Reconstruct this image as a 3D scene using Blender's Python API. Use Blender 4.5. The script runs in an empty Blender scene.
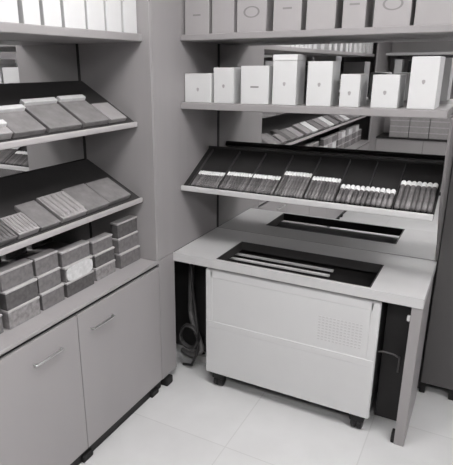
import bpy, bmesh, math, random
from mathutils import Matrix, Vector
random.seed(7)
SC = bpy.context.scene
COL = SC.collection

# ------------------------------------------------------------------ materials
def mat(name, v, rough=0.5, spec=0.4, noise=0.0, scale=8.0, stretch=(1, 1, 1), metal=0.0, bump=0.0, v2=None):
    m = bpy.data.materials.new(name); m.use_nodes = True
    nt = m.node_tree; b = nt.nodes['Principled BSDF']
    tc_ = max(0.0, min(1.0, (0.55 - v) / 0.15))
    tint = lambda q: (q, q * (1 - .045 * tc_), q * (1 - .04 * tc_), 1)
    b.inputs['Base Color'].default_value = tint(v)
    b.inputs['Roughness'].default_value = rough
    b.inputs['Metallic'].default_value = metal
    b.inputs['Specular IOR Level'].default_value = spec
    if noise or bump:
        tc = nt.nodes.new('ShaderNodeTexCoord'); mp = nt.nodes.new('ShaderNodeMapping')
        mp.inputs['Scale'].default_value = stretch
        nz = nt.nodes.new('ShaderNodeTexNoise'); nz.inputs['Scale'].default_value = scale
        nz.inputs['Detail'].default_value = 4
        nt.links.new(tc.outputs['Object'], mp.inputs['Vector']); nt.links.new(mp.outputs['Vector'], nz.inputs['Vector'])
        if noise:
            rp = nt.nodes.new('ShaderNodeValToRGB')
            rp.color_ramp.elements[0].position = 0.3; rp.color_ramp.elements[1].position = 0.7
            rp.color_ramp.elements[0].color = tint(v * (1 - noise)); rp.color_ramp.elements[1].color = tint(v2 if v2 else v * (1 + noise))
            nt.links.new(nz.outputs['Fac'], rp.inputs['Fac']); nt.links.new(rp.outputs['Color'], b.inputs['Base Color'])
        if bump:
            bp = nt.nodes.new('ShaderNodeBump'); bp.inputs['Strength'].default_value = bump; bp.inputs['Distance'].default_value = 0.002
            nt.links.new(nz.outputs['Fac'], bp.inputs['Height']); nt.links.new(bp.outputs['Normal'], b.inputs['Normal'])
    return m

def floor_mat():
    m = mat('floor_tile', 0.62, 0.32, 0.4); nt = m.node_tree; b = nt.nodes['Principled BSDF']
    tc = nt.nodes.new('ShaderNodeTexCoord'); mp = nt.nodes.new('ShaderNodeMapping')
    mp.inputs['Location'].default_value = (0.06, -0.33, 0)
    br = nt.nodes.new('ShaderNodeTexBrick'); br.offset = 0.0
    br.inputs['Color1'].default_value = (0.63, 0.63, 0.63, 1); br.inputs['Color2'].default_value = (0.61, 0.61, 0.61, 1)
    br.inputs['Mortar'].default_value = (0.54, 0.537, 0.537, 1); br.inputs['Scale'].default_value = 1.0
    br.inputs['Brick Width'].default_value = 0.6; br.inputs['Row Height'].default_value = 0.6
    br.inputs['Mortar Size'].default_value = 0.0035; br.inputs['Mortar Smooth'].default_value = 0.4
    nz = nt.nodes.new('ShaderNodeTexNoise'); nz.inputs['Scale'].default_value = 5; nz.inputs['Detail'].default_value = 5
    mx = nt.nodes.new('ShaderNodeMix'); mx.data_type = 'RGBA'; mx.blend_type = 'MULTIPLY'; mx.inputs[0].default_value = 0.16
    nt.links.new(tc.outputs['Object'], mp.inputs['Vector']); nt.links.new(mp.outputs['Vector'], br.inputs['Vector'])
    nt.links.new(tc.outputs['Object'], nz.inputs['Vector'])
    nt.links.new(br.outputs['Color'], mx.inputs[6]); nt.links.new(nz.outputs['Fac'], mx.inputs[7])
    nt.links.new(mx.outputs[2], b.inputs['Base Color'])
    return m

def emit(name, s):
    m = bpy.data.materials.new(name); m.use_nodes = True; b = m.node_tree.nodes['Principled BSDF']
    b.inputs['Base Color'].default_value = (.8, .8, .8, 1)
    b.inputs['Emission Color'].default_value = (1, 0.985, 0.985, 1); b.inputs['Emission Strength'].default_value = s
    return m

M = dict(
    panel=mat('grey_laminate', 0.30, 0.45, 0.4, 0.05, 6, (1, 1, .12)),
    shelf=mat('shelf_laminate', 0.28, 0.4, 0.4, 0.05, 6, (.3, .3, 1)),
    lipl=mat('grey_lip', 0.40, 0.3, 0.5, 0.04, 8),
    lip=mat('pale_lip', 0.52, 0.3, 0.5, 0.04, 8),
    slope=mat('dark_tray_board', 0.022, 0.6, 0.2, 0.15, 12),
    slopeg=mat('grey_tray_board', 0.035, 0.5, 0.3, 0.08, 12),
    door=mat('door_laminate', 0.315, 0.42, 0.4, 0.03, 3, (1, 1, .2)),
    ledge=mat('ledge_laminate', 0.34, 0.4, 0.4, 0.04, 5),
    counter=mat('counter_laminate', 0.52, 0.35, 0.45, 0.04, 5),
    black=mat('black_plastic', 0.012, 0.5, 0.3, 0.1, 20),
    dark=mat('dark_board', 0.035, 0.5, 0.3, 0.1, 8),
    darkcab=mat('charcoal_laminate', 0.085, 0.5, 0.3, 0.06, 4, (1, 1, .2)),
    sidegrey=mat('slate_laminate', 0.17, 0.45, 0.4, 0.05, 6, (1, 1, .12)),
    white=mat('white_enamel', 0.58, 0.35, 0.45, 0.015, 5),
    whitegrille=mat('white_grille', 0.50, 0.45, 0.3, 0.02, 20),
    carton=mat('white_carton', 0.57, 0.55, 0.3, 0.02, 10),
    cartonside=mat('white_carton_lid', 0.61, 0.5, 0.3, 0.02, 10),
    greycarton=mat('grey_carton', 0.34, 0.55, 0.3, 0.03, 10),
    greymark=mat('grey_print', 0.22, 0.6, 0.2, 0.05, 20),
    emblem=mat('dark_print', 0.33, 0.6, 0.2, 0.1, 30),
    box1=mat('mid_grey_card', 0.165, 0.55, 0.3, 0.22, 45, (1, 1, 1), 0, .2),
    box2=mat('deep_grey_card', 0.10, 0.55, 0.3, 0.25, 45, (1, 1, 1), 0, .2),
    box3=mat('light_grey_card', 0.25, 0.55, 0.3, 0.3, 45, (1, 1, 1), 0, .2),
    lid=mat('lit_lid_and_pale_plastic', 0.44, 0.5, 0.3, 0.1, 30),  # tone of lit box tops put into stack lids; also power strip
    label=mat('grey_label', 0.58, 0.6, 0.3, 0.12, 60),
    paper=mat('pale_paper', 0.62, 0.6, 0.3, 0.05, 30),
    pack1=mat('grey_pack', 0.205, 0.45, 0.35, 0.15, 25),
    pack2=mat('pale_pack', 0.31, 0.45, 0.35, 0.08, 25),
    pack3=mat('dim_pack', 0.14, 0.45, 0.35, 0.15, 25),
    cigar=mat('cigar_wrap', 0.155, 0.5, 0.3, 0.3, 40, (1, 1, 1), 0, .3),
    cigar_b=mat('cigar_wrap_dark', 0.12, 0.5, 0.3, 0.3, 40, (1, 1, 1), 0, .3),
    cigar_c=mat('cigar_wrap_light', 0.20, 0.5, 0.3, 0.3, 40, (1, 1, 1), 0, .3),
    cap=mat('white_cap', 0.76, 0.45, 0.35, 0.06, 40),
    wire=mat('grey_wire', 0.06, 0.35, 0.5, 0.05, 30),
    steel=mat('brushed_steel', 0.62, 0.3, 0.5, 0.04, 30, (1, 1, 1), 1.0),
    mirror=mat('mirror_glass', 0.78, 0.015, 0.5, 0, 1, (1, 1, 1), 1.0),
    wall=mat('painted_wall', 0.16, 0.8, 0.2, 0.03, 4),
    ceil=mat('painted_ceiling', 0.45, 0.85, 0.2, 0.02, 4),
    cable=mat('dark_cable', 0.03, 0.5, 0.4, 0.1, 20),
    hose=mat('grey_hose', 0.16, 0.5, 0.4, 0.1, 20),
    light=emit('lamp_diffuser', 11.0),
    floor=floor_mat(),
)

# ------------------------------------------------------------------ mesh helpers
def NB(): return bmesh.new()
def bx(bm, x0, x1, y0, y1, z0, z1, bev=0.0, seg=1, M4=None):
    t = bmesh.new()
    bmesh.ops.create_cube(t, size=1.0)
    for v in t.verts:
        v.co = Vector((x0 + (v.co.x + .5) * (x1 - x0), y0 + (v.co.y + .5) * (y1 - y0), z0 + (v.co.z + .5) * (z1 - z0)))
    if bev: bmesh.ops.bevel(t, geom=t.edges[:], offset=bev, segments=seg, affect='EDGES', profile=.5)
    merge(bm, t, M4)
def merge(bm, t, M4=None):
    if M4 is not None: bmesh.ops.transform(t, matrix=M4, verts=t.verts)
    bmesh.ops.recalc_face_normals(t, faces=t.faces[:])
    me = bpy.data.meshes.new('tmp'); t.to_mesh(me); t.free(); bm.from_mesh(me); bpy.data.meshes.remove(me)
def lathe(bm, prof, n=14, M4=None):
    t = bmesh.new(); rings = []
    for r, z in prof:
        rings.append([t.verts.new((r * math.cos(2 * math.pi * i / n), r * math.sin(2 * math.pi * i / n), z)) for i in range(n)])
    for a, b in zip(rings, rings[1:]):
        for i in range(n): t.faces.new((a[i], a[(i + 1) % n], b[(i + 1) % n], b[i]))
    t.faces.new(rings[0][::-1]); t.faces.new(rings[-1])
    merge(bm, t, M4)
def tube(bm, pts, r, n=8):
    t = bmesh.new(); rings = []; P = [Vector(p) for p in pts]
    for i, p in enumerate(P):
        d = (P[min(i + 1, len(P) - 1)] - P[max(i - 1, 0)]).normalized()
        a = d.cross(Vector((0.3, 0.2, 0.93))).normalized(); b = d.cross(a)
        rings.append([t.verts.new(p + (a * math.cos(2 * math.pi * k / n) + b * math.sin(2 * math.pi * k / n)) * r) for k in range(n)])
    for a, b in zip(rings, rings[1:]):
        for i in range(n): t.faces.new((a[i], a[(i + 1) % n], b[(i + 1) % n], b[i]))
    t.faces.new(rings[0][::-1]); t.faces.new(rings[-1])
    merge(bm, t)
def curve_pts(ctrl, n=8):
    out = []; P = [Vector(c) for c in ctrl]; P = [P[0]] + P + [P[-1]]
    for i in range(1, len(P) - 2):
        for k in range(n):
            t = k / n; a, b, c, d = P[i - 1:i + 3]
            out.append(0.5 * ((2 * b) + (c - a) * t + (2 * a - 5 * b + 4 * c - d) * t * t + (3 * b - a - 3 * c + d) * t ** 3))
    out.append(P[-2]); return out
def obj(name, bm, m, parent=None, smooth=False, off=None):
    if off is not None: bmesh.ops.translate(bm, vec=-Vector(off), verts=bm.verts)
    me = bpy.data.meshes.new(name); bm.to_mesh(me); bm.free(); me.materials.append(m)
    if smooth:
        for p in me.polygons: p.use_smooth = True
    o = bpy.data.objects.new(name, me); COL.objects.link(o)
    if parent is not None: o.parent = parent
    return o
def tag(o, label, cat, group=None, kind=None):
    if label: o['label'] = label
    if cat: o['category'] = cat
    if group: o['group'] = group
    if kind: o['kind'] = kind
    return o
def thing(name, label, cat, loc=(0, 0, 0), group=None, rot=(0, 0, 0)):
    o = bpy.data.objects.new(name, None); COL.objects.link(o); o.empty_display_size = .05
    o.location = loc; o.rotation_euler = rot
    return tag(o, label, cat, group)
def box_part(name, m, root, dims, bev=0.0015, seg=1):
    b = NB(); bx(b, *dims, bev, seg); return obj(name, b, m, root)
def wpart(name, m, root, dims, bev=0.0015):       # dims in world, root only translated
    b = NB(); bx(b, *dims, bev); return obj(name, b, m, root, off=root.location)
def struct(name, m, dims):
    b = NB(); bx(b, *dims); o = obj(name, b, m); o['kind'] = 'structure'; return o
def dup(root, loc, label=None, group=None):
    r = root.copy(); COL.objects.link(r); r.location = loc
    if label: r['label'] = label
    if group: r['group'] = group
    for ch in list(root.children):
        c = ch.copy(); COL.objects.link(c); c.parent = r
        for g in list(ch.children):
            d = g.copy(); COL.objects.link(d); d.parent = c
    return r

# ------------------------------------------------------------------ dimensions (metres)
D = 0.691          # mirror plane of the end unit (y)
W = 1.300          # its right end (x)
XM = -0.4425       # mirror plane of the left units (x)
ZC = 0.80
LU = 1.333         # length of one left unit
YF = -4.45         # front of the facing unit at the far end (behind the camera)

# ------------------------------------------------------------------ setting
struct('floor', M['floor'], (-0.52, 4.2, -5.1, 2.6, -0.06, 0.0))
struct('ceiling', M['ceil'], (-0.52, 4.2, -5.1, 2.6, 2.75, 2.85))
struct('wall_left', M['wall'], (-0.52, -0.462, -5.1, 0.77, 0, 2.75))
struct('wall_back', M['wall'], (-0.462, 1.318, 0.712, 0.77, 0, 2.75))
struct('wall_return', M['wall'], (1.258, 1.318, 0.77, 2.54, 0, 2.75))
struct('wall_back_right', M['wall'], (1.258, 4.2, 2.54, 2.6, 0, 2.75))
struct('wall_right', M['wall'], (4.14, 4.2, -5.04, 2.54, 0, 2.75))
struct('wall_front', M['wall'], (-0.462, 4.2, -5.1, -5.04, 0, 2.75))

# ceiling lamps
k = 0
for (lx, ly, wherelab) in [(0.72, -0.70, 'nearest the corner'), (2.3, -0.75, 'over the end of the counter, nearest row'), (0.95, -2.6, 'over the left of the aisle, back row'),
                 (2.3, -2.6, 'second from the left, back row'), (3.5, -1.1, 'on the right, nearest row'), (3.5, -2.6, 'on the right, back row'), (2.6, 1.4, 'over the side bay')]:
    t = thing('ceiling_light', 'square white ceiling light panel ' + wherelab, 'ceiling light', (lx, ly, 2.75), 'ceiling light panels')
    b = NB()
    for q in [(-.31, .31, -.31, -.29), (-.31, .31, .29, .31), (-.31, -.29, -.29, .29), (.29, .31, -.29, .29)]:
        bx(b, *q, -.025, 0)
    obj('frame', b, M['white'], t)
    box_part('diffuser', M['light'], t, (-.29, .29, -.29, .29, -.018, -.004), 0)

# ------------------------------------------------------------------ left shelving units
TH1, TH2 = math.atan(0.6), math.atan(0.52)
T1 = Vector((-0.087, 0, 1.520)); T2 = Vector((-0.073, 0, 1.134))
def tray_left(root, T, th, ye, name='sloped_tray'):
    L = (abs(XM) - abs(T.x) - .012) / math.cos(th)
    R = Matrix.Translation((T.x, 0, T.z)) @ Matrix.Rotation(th, 4, 'Y')
    b = NB(); bx(b, -L, 0.0, -LU, ye, -.018, 0, .001, 1, R)
    tr = obj(name, b, M['slopeg'], root)
    b = NB(); bx(b, T.x - .012, T.x, -LU, ye, T.z - .014, T.z + .013, .006, 3)
    obj('lip', b, M['lipl'], tr)
    return tr
def make_left_unit(first=True):
    u = thing('shelving_unit', 'grey left-hand shelving unit with sloped trays and mirror back, against the corner', 'shelving unit', (0, 0, 0.8))
    O = u.location
    if first:
        b = NB(); bx(b, XM, 0.0, -.0195, 0, 0.80, 2.40, .0015)
        obj('side_panel', b, M['panel'], u, off=O)
        b = NB(); bx(b, XM, XM + .006, -.026, -.0195, 0.80, 2.40)
        obj('mirror_trim', b, M['dark'], u, off=O)
    b = NB(); bx(b, XM - .015, XM, -LU, -.0195 if first else 0, 0.80, 2.40)
    obj('mirror', b, M['mirror'], u, off=O)
    b = NB(); bx(b, XM, -0.040, -LU, -.0195 if first else 0, 1.906, 1.940, .003)
    obj('shelf', b, M['shelf'], u, off=O)
    b = NB(); bx(b, XM, -0.040, -LU, -.0195 if first else 0, 2.366, 2.40, .003)
    obj('shelf', b, M['shelf'], u, off=O)
    for T, th in ((T1, TH1), (T2, TH2)):
        tr = tray_left(u, T, th, -.02 if first else 0)
        for o in [tr] + list(tr.children):
            o.data.transform(Matrix.Translation(-Vector(O)))
    return u
U0 = make_left_unit()
U1 = make_left_unit(False); U1.location = (0, -LU, .8)
U1['label'] = 'grey left-hand shelving unit further along the wall, seen in the mirror'; U1['group'] = 'further left shelving units'
dup(U1, (0, -LU * 2, 0.8))

def make_base():
    u = thing('base_cabinet', 'grey two-door base cabinet under the left shelves beside the corner post', 'cabinet', (0, 0, 0))
    box_part('body', M['panel'], u, (XM - .015, -.022, -LU + .002, -.002, .056, .765))
    box_part('ledge', M['ledge'], u, (XM - .015, 0.002, -LU + .001, -.001, .782, .80), .003, 2)
    box_part('gap_strip', M['black'], u, (XM, -.012, -LU + .003, -.003, .765, .782), 0)
    box_part('plinth', M['black'], u, (-.42, -.012, -LU + .003, -.003, 0.004, .056), 0)
    for (a, c, h) in ((-.652, -.004, -.495), (-LU + .004, -.656, -.845)):
        d = box_part('door', M['door'], u, (-.020, 0, a, c, .06, .762), .002, 2)
        b = NB()
        pts = curve_pts([(0, h - .075, .66), (.010, h - .074, .66), (.015, h - .068, .66), (.016, h, .66), (.015, h + .068, .66), (.010, h + .074, .66), (0, h + .075, .66)], 6)
        tube(b, pts, .005)
        obj('handle', b, M['steel'], d, True)
    for y in (-.08, -.66, -1.25):
        b = NB(); bx(b, -.06, .004, y - .035, y + .035, 0, .036, .006, 2); obj('foot', b, M['black'], u)
    return u
B0 = make_base()
for k in (1, 2):
    dup(B0, (0, -LU * k, 0), 'grey two-door base cabinet further along the left wall, seen in the mirror', 'further left base cabinets')

# upright white boxes on the top shelf of the left unit
def carton(name, label, x0, x1, y0, y1, z0, h, m, group, face, lidh=0, mark='crest', cat='box', markm=None, mz=.42):
    """face: 'x' = front looks to +x, 'y' = front looks to -y"""
    r = thing(name, label, cat, ((x0 + x1) / 2, (y0 + y1) / 2, z0), group)
    w, d = (x1 - x0) / 2, (y1 - y0) / 2
    b = NB(); bx(b, -w, w, -d, d, 0, h - lidh, .0015)
    obj('body', b, m, r)
    if lidh:
        b = NB(); bx(b, -w - .002, w + .002, -d - .002, d + .002, h - lidh, h, .002); obj('lid', b, M['cartonside'], r)
    if mark:
        b = NB()
        if face == 'y': R = Matrix.Translation((0, -d, h * mz)) @ Matrix.Rotation(math.pi / 2, 4, 'X') @ (Matrix.Scale(.8, 4) if mark == 'crest' else Matrix())
        else: R = Matrix.Translation((w, 0, h * mz)) @ Matrix.Rotation(math.pi / 2, 4, 'Y')
        if mark == 'crest':                                  # small shield-like printed crest
            t = bmesh.new()
            pr = [(-.008, .009), (0, .012), (.008, .009), (.009, 0), (.005, -.009), (0, -.013), (-.005, -.009), (-.009, 0)]
            lo = [t.verts.new((x, y, -.0005)) for x, y in pr]; hi = [t.verts.new((x, y, .0006)) for x, y in pr]
            t.faces.new(lo[::-1]); t.faces.new(hi)
            for i in range(8): t.faces.new((lo[i], lo[(i + 1) % 8], hi[(i + 1) % 8], hi[i]))
            merge(b, t, R)
        elif mark == 'oval':                                 # oval printed ring
            t = bmesh.new(); n = 24; vs = []
            for s in (1, .78):
                for z in (-.0005, .0006):
                    vs.append([t.verts.new((.042 * s * math.cos(2 * math.pi * i / n), .026 * s * math.sin(2 * math.pi * i / n), z)) for i in range(n)])
            for (p, q) in ((0, 1), (1, 3), (3, 2), (2, 0)):
                for i in range(n): t.faces.new((vs[p][i], vs[p][(i + 1) % n], vs[q][(i + 1) % n], vs[q][i]))
            merge(b, t, R)
        elif mark == 'bar':
            bx(b, -.022, .022, -.004, .004, -.0005, .0006, 0, 1, R)
        obj('printed_mark', b, markm or M['emblem'], r)
    return r
ords = ['first', 'second', 'third', 'fourth', 'fifth', 'sixth', 'seventh', 'eighth', 'ninth', 'tenth', 'eleventh']
tops = [(-.127, -.024), (-.249, -.142), (-.374, -.263), (-.511, -.387), (-.622, -.528), (-.722, -.64), (-.835, -.745), (-.95, -.86), (-1.07, -.97), (-1.19, -1.09), (-1.30, -1.21)]
for i, (a, c) in enumerate(tops):
    vis = 'white upright box, %s from the corner on the left top shelf' % ords[i] if i else 'white upright box beside the corner panel on the left top shelf'
    carton('white_box', vis, -.22, -.065, a, c, 1.9408, .30 - .02 * (i % 3), M['carton'], 'white boxes on the left top shelf', 'x', 0, None)
for k in (1, 2):
    for i, (a, c) in enumerate(tops[::2]):
        carton('white_box', 'white upright box further along the left top shelf, seen in the mirror', -.22, -.065, a - k * LU, c - k * LU, 1.9408, .28, M['carton'], 'further white boxes on the left top shelf', 'x', 0, None)

# flat packs on the left trays (local x runs down the slope, front edge at 0)
def flat_pack(name, label, T, th, y0, y1, front, L, t, m, group, flap=False, ribs=0, yaw=0.0):
    r = thing(name, label, 'cigar box', (0, 0, 0), group)
    R = Matrix.Translation((T.x, 0, T.z)) @ Matrix.Rotation(th, 4, 'Y')
    p = R @ Vector((-front, (y0 + y1) / 2, 0.0005))
    r.location = p; r.rotation_euler = (0, th, 0)
    if yaw: r.rotation_euler = (R.to_3x3() @ Matrix.Rotation(yaw, 3, 'Z')).to_euler()
    w = (y1 - y0) / 2
    b = NB(); bx(b, -L, 0, -w, w, 0, t * .72, .0015); obj('body', b, m, r)
    b = NB(); bx(b, -L, .001, -w - .001, w + .001, t * .72, t, .002)
    if ribs:
        for k in range(ribs):
            yy = -w + (k + .5) * 2 * w / ribs
            lathe(b, [(.002, -L + .008), (w / ribs * .8, -L + .016), (w / ribs * .85, -.02), (.003, -.006)], 8, Matrix.Translation((0, yy, t)) @ Matrix.Rotation(math.pi / 2, 4, 'Y'))
    obj('lid', b, m, r)
    if flap:
        b = NB(); bx(b, -L - .004, -L + .022, -w, w, t * .9, t + .016, .002); obj('end_flap', b, M['paper'], r)
    return r
g1 = 'flat packs on the upper left tray'
P1 = [  # y0, y1, front, L, t, material, flap, label
    (-.205, -.082, .006, .135, .022, 'pack2', False, 'pale flat pack nearest the corner panel, upper left tray'),
    (-.392, -.222, .004, .185, .026, 'pack1', True, 'grey white-ended pack, next after the pale pack, upper left tray'),
    (-.605, -.410, .002, .185, .024, 'pack1', True, 'grey white-ended pack, third from the corner, upper left tray'),
    (-.790, -.628, .002, .150, .026, 'pack1', True, 'short grey white-ended pack, fourth from the corner, upper left tray'),
    (-.935, -.800, .002, .06, .030, 'pack2', True, 'pale short pack at the left picture edge on the upper left tray'),
    (-1.12, -.955, .002, .16, .026, 'pack1', False, 'grey flat pack beyond the left picture edge on the upper left tray'),
    (-1.30, -1.14, .002, .16, .026, 'pack3', False, 'dim flat pack at the far end of the upper left tray')]
for a, c, fr, L, t, m, fl, lab in P1: flat_pack('flat_cigar_box', lab, T1, TH1, a, c, fr + .030, L, t, M[m], g1, fl)
g2 = 'flat packs on the lower left tray'
P2 = [
    (-.262, -.090, .010, .165, .024, 'pack1', False, 0, 'grey flat pack nearest the corner panel on the lower left tray'),
    (-.424, -.270, .004, .175, .024, 'pack1', False, 0, 'grey flat pack, second from the corner on the lower left tray'),
    (-.590, -.432, .004, .165, .026, 'pack2', False, 5, 'pale ribbed pack, third from the corner on the lower left tray'),
    (-.715, -.606, .002, .165, .020, 'pack1', False, 0, 'narrow grey flat pack, fourth from the corner, lower left tray'),
    (-.835, -.728, .002, .115, .026, 'pack2', False, 6, 'pale ribbed pack, second from the left picture edge, lower left tray'),
    (-.960, -.845, .002, .18, .022, 'pack3', False, 6, 'dim ribbed pack at the left picture edge, lower left tray'),
    (-1.12, -.975, .002, .15, .024, 'pack1', False, 0, 'grey flat pack beyond the left picture edge on the lower left tray'),
    (-1.30, -1.14, .002, .15, .024, 'pack2', False, 0, 'pale flat pack at the far end of the lower left tray')]
for a, c, fr, L, t, m, fl, rb, lab in P2: flat_pack('flat_cigar_box', lab, T2, TH2, a, c, fr + .030, L, t, M[m], g2, fl, rb)
for k in (1, 2):
    for i in range(6):
        y = -k * LU - .06 - i * .205
        flat_pack('flat_cigar_box', 'flat pack further along the upper left tray, seen in the mirror', T1, TH1, y - .17, y, .030, .16, .024, M[['pack1', 'pack2', 'pack3'][i % 3]], 'further packs on the upper left tray', i % 2 == 0)
        flat_pack('flat_cigar_box', 'flat pack further along the lower left tray, seen in the mirror', T2, TH2, y - .17, y, .030, .17, .024, M[['pack2', 'paper', 'pack1'][i % 3]], 'further packs on the lower left tray')

# boxes stacked on the ledge
def stack_box(label, x1, dep, y0, y1, z0, h, m, group, oval=False):
    r = thing('stacked_box', label, 'box', (x1 - dep / 2, (y0 + y1) / 2, z0), group)
    w, l = dep / 2, (y1 - y0) / 2
    b = NB(); bx(b, -w + .003, w - .003, -l + .002, l - .002, 0, h - .010, .0015); obj('body', b, m, r)
    b = NB(); bx(b, -w, w, -l, l, h - .010, h - .0005, .003, 2); obj('lid', b, M['lid'], r)  # lid coloured paler to stand for the lit top edge
    if oval:
        b = NB(); t = bmesh.new(); n = 36; rows = []
        for xx in (w - .004, w + .0015):
            row = []
            for i in range(n):
                a = 2 * math.pi * i / n; cy, cz = math.cos(a), math.sin(a); e = .55
                row.append(t.verts.new((xx, math.copysign(abs(cy) ** e, cy) * l * .93, h * .46 + math.copysign(abs(cz) ** e, cz) * h * .49)))
            rows.append(row)
        for i in range(n): t.faces.new((rows[0][i], rows[0][(i + 1) % n], rows[1][(i + 1) % n], rows[1][i]))
        t.faces.new(rows[0][::-1]); t.faces.new(rows[1]); merge(b, t)
        obj('oval_label', b, M['label'], r)
    return r
stacks = [(-.198, -.026, .0805, -.112, 'the stack beside the corner panel', [0, 0, 1]),
          (-.385, -.232, .067, -.115, 'the second stack from the corner panel', [2, 1, 0]),
          (-.596, -.408, .072, -.108, 'the third stack from the corner', [1, 0, 0]),
          (-.748, -.612, .078, -.112, 'the fourth stack from the corner panel', [0, 0, 0]),
          (-.935, -.765, .08, -.105, 'the stack at the left picture edge', [2, 1, 0]),
          (-1.13, -.955, .08, -.11, 'the stack just beyond the left picture edge', [0, 1, 2]),
          (-1.31, -1.15, .076, -.11, 'the last stack of the near ledge', [0, 1, 2])]
mk = ['box1', 'box2', 'box3']
for y0, y1, h, x, lab, cs in stacks:
    for j, pos in enumerate(['bottom', 'middle', 'top']):
        e = random.uniform(-.004, .004); ov = (lab.startswith('the third') and j == 1)
        stack_box(('grey box with a pale oval label, middle of the third stack' if ov else 'grey cardboard box, %s of %s' % (pos, lab)),
                  x + (2 - j) * .007 + e, .05, y0 + e * .5, y1 + e * .5, ZC + .0005 + j * h, h, M[mk[cs[j]]], 'boxes stacked on the left ledge', ov)
for k in (1, 2):
    for i in range(7):
        y = -k * LU - .03 - i * .183; n = 3 if (i + k) % 4 else 2
        for j in range(n):
            stack_box('cardboard box in a stack further along the left ledge, seen in the mirror', -.11, .05, y - .165, y, ZC + .0005 + j * .078, .078, M[['box3', 'paper', 'box1', 'pack2'][(i * 2 + j // 2 + k) % 4]], 'further boxes stacked on the left ledge')

# ------------------------------------------------------------------ end unit: mirror, shelves, sloped cigar tray
E = thing('wall_shelving', 'grey mirror-backed wall shelving with a sloped cigar tray above the counter', 'shelving unit', (0, D, 0.8))
wpart('side_panel', M['panel'], E, (-.0195, 0, 0.0005, D + .015, 0.8015, 2.40))
wpart('mirror', M['mirror'], E, (0, W, D, D + .015, 0.8015, 2.40), 0)
wpart('mirror_trim', M['dark'], E, (0, .008, D - .007, D, 0.8015, 2.40), 0)
wpart('edge_strip', M['lip'], E, (W, W + .006, D - .010, D + .015, 0.8015, 2.40), 0)
wpart('shelf', M['shelf'], E, (0, W + .02, .257, D, 1.918, 1.948), .003)
wpart('shelf', M['shelf'], E, (0, W - .006, .253, D, 1.578, 1.612), .003)
PH = math.atan(0.546); TR = Vector((0, .2456, 1.150))
RT = Matrix.Translation(TR) @ Matrix.Rotation(PH, 4, 'X')
SL = .380
b = NB(); bx(b, .001, W - .004, .006, SL, -.016, 0, .001, 1, RT)
tray = obj('sloped_tray', b, M['slope'], E, off=E.location)
b = NB(); bx(b, .001, W - .004, .238, .254, 1.137, 1.166, .005, 3); obj('lip', b, M['lip'], tray, off=E.location)
b = NB(); bx(b, .001, W - .004, SL - .006, SL, 0, .014, .002, 1, RT); obj('back_rail', b, M['dark'], tray, off=E.location)
for dx in (.045, .219, .378, .537, .692, .848, .985, 1.118):
    b = NB(); bx(b, dx - .0015, dx + .0015, .012, SL - .03, 0, .016, .0005, 1, RT); obj('tray_divider', b, M['wire'], tray, off=E.location)
b = NB(); t = bmesh.new(); pr = [(.265, 1.577), (.275, 1.46), (.31, 1.30), (.36, 1.17), (.60, .90), (.68, .803), (.706, .803), (.706, 1.577)]
A = [t.verts.new((W + .0065, y, z)) for y, z in pr]; C = [t.verts.new((W + .0175, y, z)) for y, z in pr]
t.faces.new(A[::-1]); t.faces.new(C)
for i in range(8): t.faces.new((A[i], A[(i + 1) % 8], C[(i + 1) % 8], C[i]))
merge(b, t); obj('end_panel', b, M['sidegrey'], E, off=E.location)
# white boxes on the second shelf
g = 'white boxes on the second shelf'
WB = [(.006, .164, .145, .10, 'low square white box at the left end of the second shelf', 0, 'crest', .45),
      (.179, .291, .174, .10, 'small white box, second from the left on the second shelf', 0, 'crest', .48),
      (.332, .481, .182, .09, 'medium white box, third from the left on the second shelf', 0, 'bar', .45),
      (.501, .620, .232, .13, 'tall white lidded box, fourth from the left on the second shelf', .028, 'crest', .42),
      (.673, .790, .200, .14, 'tall narrow white box, fifth from the left on the second shelf', 0, 'crest', .48),
      (.830, .918, .143, .16, 'short narrow white box, sixth from the left on the second shelf', 0, 'crest', .42),
      (.972, 1.085, .141, .19, 'short wide white box, second from the right on the second shelf', 0, 'crest', .46),
      (1.126, 1.238, .215, .20, 'tall white box at the right end of the second shelf', 0, 'crest', .52)]
for x0, x1, h, d, lab, lh, mk_, mz in WB:
    mm = M['greymark'] if mk_ == 'bar' else M['emblem']
    carton('white_box', lab, x0, x1, .29, .29 + d, 1.6125, h, M['carton'], g, 'y', lh, mk_, 'box', mm, mz)
# grey boxes on the top shelf
g = 'grey boxes on the top right shelf'
GB = [(.012, .151, 'bar', 'grey box at the left end of the top right shelf'), (.168, .289, None, 'grey box, second from the left on the top right shelf'),
      (.305, .457, 'oval', 'grey box with oval print, third from left, top right shelf'), (.492, .628, 'bar', 'grey box with a printed line, fourth from left, top right shelf'),
      (.652, .785, None, 'plain grey box, fifth from the left on the top right shelf'), (.816, .916, 'bar', 'narrow grey box, sixth from the left on the top right shelf'),
      (.950, 1.100, 'oval', 'wide grey box with an oval ring print on the top right shelf'), (1.116, 1.272, None, 'wide plain grey box at the right end of the top right shelf')]
for i, (x0, x1, mk_, lab) in enumerate(GB):
    carton('grey_box', lab, x0, x1, .29, .45, 1.9485, .25 + .02 * (i % 2), M['greycarton'], g, 'y', 0, mk_, 'box', M['greymark'], .36)

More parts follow.
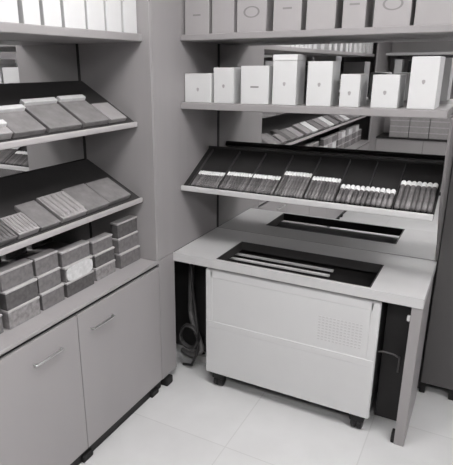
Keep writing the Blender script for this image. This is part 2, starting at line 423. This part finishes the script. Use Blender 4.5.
# cigars in the sloped tray
def cigar_proto(L, r, m, label, group):
    c = thing('cigar', label, 'cigar', (0, 0, 0), group)
    R = Matrix.Rotation(-math.pi / 2, 4, 'X')
    b = NB(); lathe(b, [(r * .7, 0), (r, .006), (r, L - .032)], 12, R); o = obj('wrapper', b, m, c, True)
    b = NB(); lathe(b, [(r * 1.03, L - .032), (r * 1.06, L - .029), (r * 1.06, L - .006), (r * .8, L)], 12, R); obj('cap', b, M['cap'], c, True)
    return c
GR = [(.052, .215, .127, .0068, 'leftmost'), (.224, .534, .142, .0070, 'second'), (.541, .688, .188, .0078, 'third'),
      (.697, .843, .168, .0078, 'fourth'), (.854, 1.113, .122, .0112, 'second from right'), (1.124, 1.286, .192, .0116, 'rightmost')]
names = ['leftmost bundle', 'wide bundle second from the left', 'third bundle from the left', 'fourth bundle from the left', 'low bundle second from the right', 'long bundle at the right end']
for gi, (x0, x1, L, r, nm) in enumerate(GR):
    n = int(round((x1 - x0) / (2 * r + .0012))); pitch = (x1 - x0) / n
    lab = 'white-capped cigar in the %s, sloped tray' % names[gi]
    grp = 'cigars in the %s' % names[gi]
    protos = [cigar_proto(L, r, M[mm], lab, grp) for mm in ('cigar', 'cigar_b', 'cigar_c')]
    used = set()
    for i in range(n):
        w = random.choice([0, 0, 1, 2]) if i > 2 else i
        x = x0 + (i + .5) * pitch
        p = RT @ Vector((x, .022 + random.uniform(0, .003), r * 1.08))
        if w in used: c = dup(protos[w], p)
        else: c = protos[w]; c.location = p; used.add(w)
        c.rotation_euler = (PH, 0, 0)

# ------------------------------------------------------------------ counter with a rectangular opening
HX0, HX1, HY0, HY1 = .265, 1.073, .172, .497
YC = .146
CT = thing('counter', 'grey counter with a rectangular vent opening, standing in front of the mirror', 'counter', (0, YC, 0))
b = NB(); WC = W + .014
for q in [(0.0005, HX0, YC, D), (HX1, WC, YC, D), (HX0, HX1, YC, HY0), (HX0, HX1, HY1, D)]:
    bx(b, *q, .752, ZC)
bmesh.ops.remove_doubles(b, verts=b.verts, dist=1e-5)
obj('countertop', b, M['counter'], CT, off=CT.location)
b = NB()
for q in [(HX0 - .004, HX0 + .003, HY0, HY1), (HX1 - .003, HX1 + .004, HY0, HY1), (HX0 - .004, HX1 + .004, HY0 - .004, HY0 + .003), (HX0 - .004, HX1 + .004, HY1 - .003, HY1 + .004)]:
    bx(b, *q, .7515, ZC + .001)
obj('opening_dark_lining', b, M['dark'], CT, off=CT.location)  # dark lining added over the opening's inner walls to keep them dark
wpart('post', M['panel'], CT, (-.018, 0.0, .0005, YC + .012, .056, .7995))
lg = wpart('leg', M['panel'], CT, (1.266, WC - .001, YC + .004, .60, .0, .752))
wpart('leg_foot', M['black'], CT, (1.250, 1.2655, YC + .008, YC + .05, 0, .06), .003)
b = NB(); bx(b, 1.251, 1.2655, YC + .006, YC + .03, .675, .70, .004, 2); obj('latch', b, M['lip'], CT, off=CT.location)
wpart('gap_shade_sheet', M['dark'], CT, (1.140, 1.2645, .335, .347, .004, .751), 0)  # added dark sheet, deepens the shade in the right gap
wpart('gap_shade_sheet', M['dark'], CT, (-.30, .192, .47, .482, .004, .751), 0)  # added dark sheet, hides the lit wall so the left gap reads shaded
wpart('back_board', M['dark'], CT, (0.0, WC - .05, D - .012, D, .02, .75), 0)

b = NB(); bx(b, -.05, .02, .02, .085, 0, .05, .008, 2); 
tag(obj('post_foot', b, M['black'], CT, off=CT.location), None, None)

# ------------------------------------------------------------------ white humidifier cabinet under the counter
H = thing('humidifier_cabinet', 'low white cabinet on casters with a faint side grille, under the counter opening', 'appliance', (.668, .155, 0))
X0, X1, Y0, Y1, Z0, Z1 = .200, 1.134, .155, .560, .089, .738
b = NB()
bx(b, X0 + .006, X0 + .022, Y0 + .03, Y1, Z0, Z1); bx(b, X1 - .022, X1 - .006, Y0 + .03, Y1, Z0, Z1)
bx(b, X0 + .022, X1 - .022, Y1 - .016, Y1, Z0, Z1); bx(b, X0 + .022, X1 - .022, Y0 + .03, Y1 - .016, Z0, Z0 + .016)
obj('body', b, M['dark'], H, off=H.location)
# front panel: rounded slab with a framed upper field and a raised rib across the middle
b = NB()
bx(b, X0, X1, Y0 + .0015, Y0 + .032, Z0, Z1, .010, 3)
bx(b, X0 + .004, X1 - .004, Y0, Y0 + .010, Z0 + .004, .395, .004, 2)
bx(b, X0 + .004, X1 - .004, Y0 - .001, Y0 + .010, .385, .428, .005, 3)
bx(b, X0 + .004, X0 + .045, Y0, Y0 + .010, .425, Z1 - .004, .004, 2)
bx(b, X1 - .045, X1 - .004, Y0, Y0 + .010, .425, Z1 - .004, .004, 2)
bx(b, X0 + .03, X1 - .03, Y0, Y0 + .010, .690, Z1 - .004, .004, 2)
fp = obj('front_panel', b, M['white'], H, off=H.location)
b = NB()
for r_ in range(9):
    for c_ in range(12):
        x = .845 + c_ * .0185; z = .475 + r_ * .0155
        bx(b, x, x + .012, Y0 + .0005, Y0 + .003, z, z + .007)
obj('grille', b, M['whitegrille'], fp, off=H.location)
b = NB()
for yy in (.400, .478):
    b2 = NB(); bx(b2, .222, .82, yy, yy + .020, .716, .728, .003, 2); obj('vent_slat', b2, M['lip'], H, off=H.location)
b.free()
for cx, cy in ((.275, .195), (1.075, .195), (.275, .50), (1.075, .50)):
    b = NB(); Rw = Matrix.Translation((cx, cy, .032)) @ Matrix.Rotation(math.pi / 2, 4, 'Y')
    lathe(b, [(.020, -.030), (.031, -.026), (.032, -.006), (.026, -.004), (.026, .004), (.032, .006), (.031, .026), (.020, .030)], 16, Rw)
    bx(b, cx - .036, cx + .036, cy - .028, cy + .028, .052, Z0 + .001, .003)
    obj('caster', b, M['black'], H, True if False else False, off=H.location)

# cables and hose in the gaps beside the cabinet
b = NB(); tube(b, curve_pts([(-.005, .37, .748), (-.008, .365, .60), (-.012, .36, .44), (.0, .34, .34), (.04, .31, .27), (.085, .29, .20), (.10, .29, .13), (.03, .31, .07), (-.03, .35, .04), (-.10, .40, .02)], 8), .017)
tag(obj('drain_hose', b, M['hose'], None, True), 'grey hose hanging in the gap left of the white cabinet', 'hose')
b = NB()
cp = []
for i in range(61):
    a = i / 60 * 2 * math.pi * 3; cp.append((.045 + .062 * math.cos(a) + .004 * math.sin(3 * a), .225 + .012 * (i / 60) * 2, .235 + .075 * math.sin(a) + .003 * i / 60))
tube(b, [(.03, .30, .748), (.035, .29, .60), (.08, .25, .42), (.107, .23, .30)] + cp + [(.09, .245, .12), (.05, .255, .03), (-.02, .27, .009)], .008)
tag(obj('power_cable', b, M['cable'], None, True), 'dark power cable coiled in the gap left of the white cabinet', 'cable')
ps = thing('power_strip', 'pale power strip on the floor behind the left gap beside the white cabinet', 'power strip', (.10, .385, 0))
box_part('body', M['lid'], ps, (-.075, .09, -.03, .03, .0, .045), .006, 2)
b = NB()
for i in range(3): lathe(b, [(.014, 0), (.014, .003)], 12, Matrix.Translation((-.04 + i * .05, 0, .044)))
obj('sockets', b, M['black'], ps)
b = NB(); tube(b, curve_pts([(1.130, .26, .425), (1.15, .262, .432), (1.18, .262, .432), (1.205, .27, .425), (1.222, .29, .405), (1.228, .318, .385), (1.226, .324, .30)], 8), .0045)
tag(obj('signal_cable', b, M['hose'], None, True), 'thin grey cable crossing the dark gap right of the white cabinet', 'cable')

# ------------------------------------------------------------------ dark cabinet in the bay to the right
K = thing('tall_cabinet', 'tall charcoal cabinet on black feet at the right picture edge', 'cabinet', (1.32, .66, 0))
wpart('body', M['darkcab'], K, (1.32, 2.25, .68, 1.20, .07, 1.61))
wpart('door', M['darkcab'], K, (1.321, 1.79, .66, .68, .075, 1.605), .002)
wpart('door', M['darkcab'], K, (1.794, 2.248, .66, .68, .075, 1.605), .002)
for fx in (1.32, 1.472, 2.19):
    for fy in (.675, 1.14): wpart('foot', M['black'], K, (fx, fx + .03, fy, fy + .04, 0, .07), .003)
r = thing('white_box', 'white box standing on top of the charcoal cabinet at the right picture edge', 'box', (1.44, .78, 1.611))
box_part('body', M['carton'], r, (-.09, .12, -.08, .08, 0, .10)); box_part('lid', M['cartonside'], r, (-.092, .122, -.082, .082, .10, .13))

# ------------------------------------------------------------------ facing unit at the far end of the aisle (seen in the mirror)
F = thing('facing_unit', 'grey shelving unit at the far end of the aisle, seen in the mirror', 'shelving unit', (0, YF, 0))
wpart('side_panel', M['panel'], F, (-.02, 0, -5.0, -4.005, 0, 2.40))
wpart('base', M['door'], F, (0.001, 2.6, -5.0, YF - .02, .06, .78))
wpart('plinth', M['black'], F, (0.02, 2.58, -4.98, YF - .06, 0, .06), 0)
wpart('ledge', M['slope'], F, (0.001, 2.6, -5.0, YF, .78, .80))
wpart('back_board', M['panel'], F, (0.001, 2.6, -5.02, -5.0, .06, 2.40))
wpart('shelf', M['shelf'], F, (0.001, 2.6, -5.0, -4.62, 1.60, 1.635)); wpart('shelf', M['lip'], F, (0.001, 2.6, -5.0, -4.58, 1.93, 1.965))
for x in (.65, 1.30, 1.95): wpart('door_gap', M['black'], F, (x, x + .004, YF - .022, YF - .018, .08, .76), 0)
for i in range(8):
    for j in range(4):
        r = thing('stacked_box', 'pale cardboard box stacked on the facing ledge, seen in the mirror', 'box', (.30 + i * .27, YF - .16, ZC + .0005 + j * .082), 'boxes stacked on the facing ledge')
        w = .13; box_part('body', M['pack2'], r, (-w, w, -.1, .1, 0, .068)); box_part('lid', M['lid'], r, (-w - .002, w + .002, -.102, .102, .068, .0815))
for i, (x, w, h, m) in enumerate([(.17, .10, .24, 'carton'), (.40, .20, .22, 'black'), (.66, .14, .20, 'greycarton'), (.9, .16, .24, 'carton'), (1.2, .2, .22, 'greycarton'), (1.55, .2, .24, 'carton'), (1.9, .2, .22, 'black')]):
    carton('upright_box', 'upright box on the far facing shelf, seen in the mirror', x - w / 2, x + w / 2, -4.86, -4.66, 1.6355, h, M[m], 'boxes on the facing shelf', 'y', 0, None)

# ------------------------------------------------------------------ camera
cam = bpy.data.cameras.new('camera'); co = bpy.data.objects.new('camera', cam); COL.objects.link(co)
ya, pi_, ro = math.radians(29.1211), math.radians(18.1695), math.radians(-0.3407)
fw = Vector((-math.sin(ya) * math.cos(pi_), math.cos(ya) * math.cos(pi_), -math.sin(pi_)))
rr = Vector((math.cos(ya), math.sin(ya), 0)); uu = rr.cross(fw)
r2 = math.cos(ro) * rr + math.sin(ro) * uu; u2 = -math.sin(ro) * rr + math.cos(ro) * uu
Mx = Matrix((r2, u2, -fw)).transposed().to_4x4(); Mx.translation = Vector((1.4599, -2.1792, 1.7912))
co.matrix_world = Mx
cam.sensor_fit = 'AUTO'; cam.sensor_width = 36.0
cam.lens = 518.08 / 465 * 36.0
cam.shift_x = (226.5 - 198.545) / 465; cam.shift_y = (236.82 - 232.5) / 465
cam.clip_start = .02
SC.camera = co

w = bpy.data.worlds.new('world'); SC.world = w; w.use_nodes = True
w.node_tree.nodes['Background'].inputs[0].default_value = (.5, .49, .49, 1); w.node_tree.nodes['Background'].inputs[1].default_value = 0.05
vs = SC.view_settings
SC.display_settings.display_device = 'sRGB'
vs.view_transform = 'Standard'; vs.look = 'None'; vs.gamma = 1.0; vs.use_curve_mapping = False
vs.exposure = 1.27
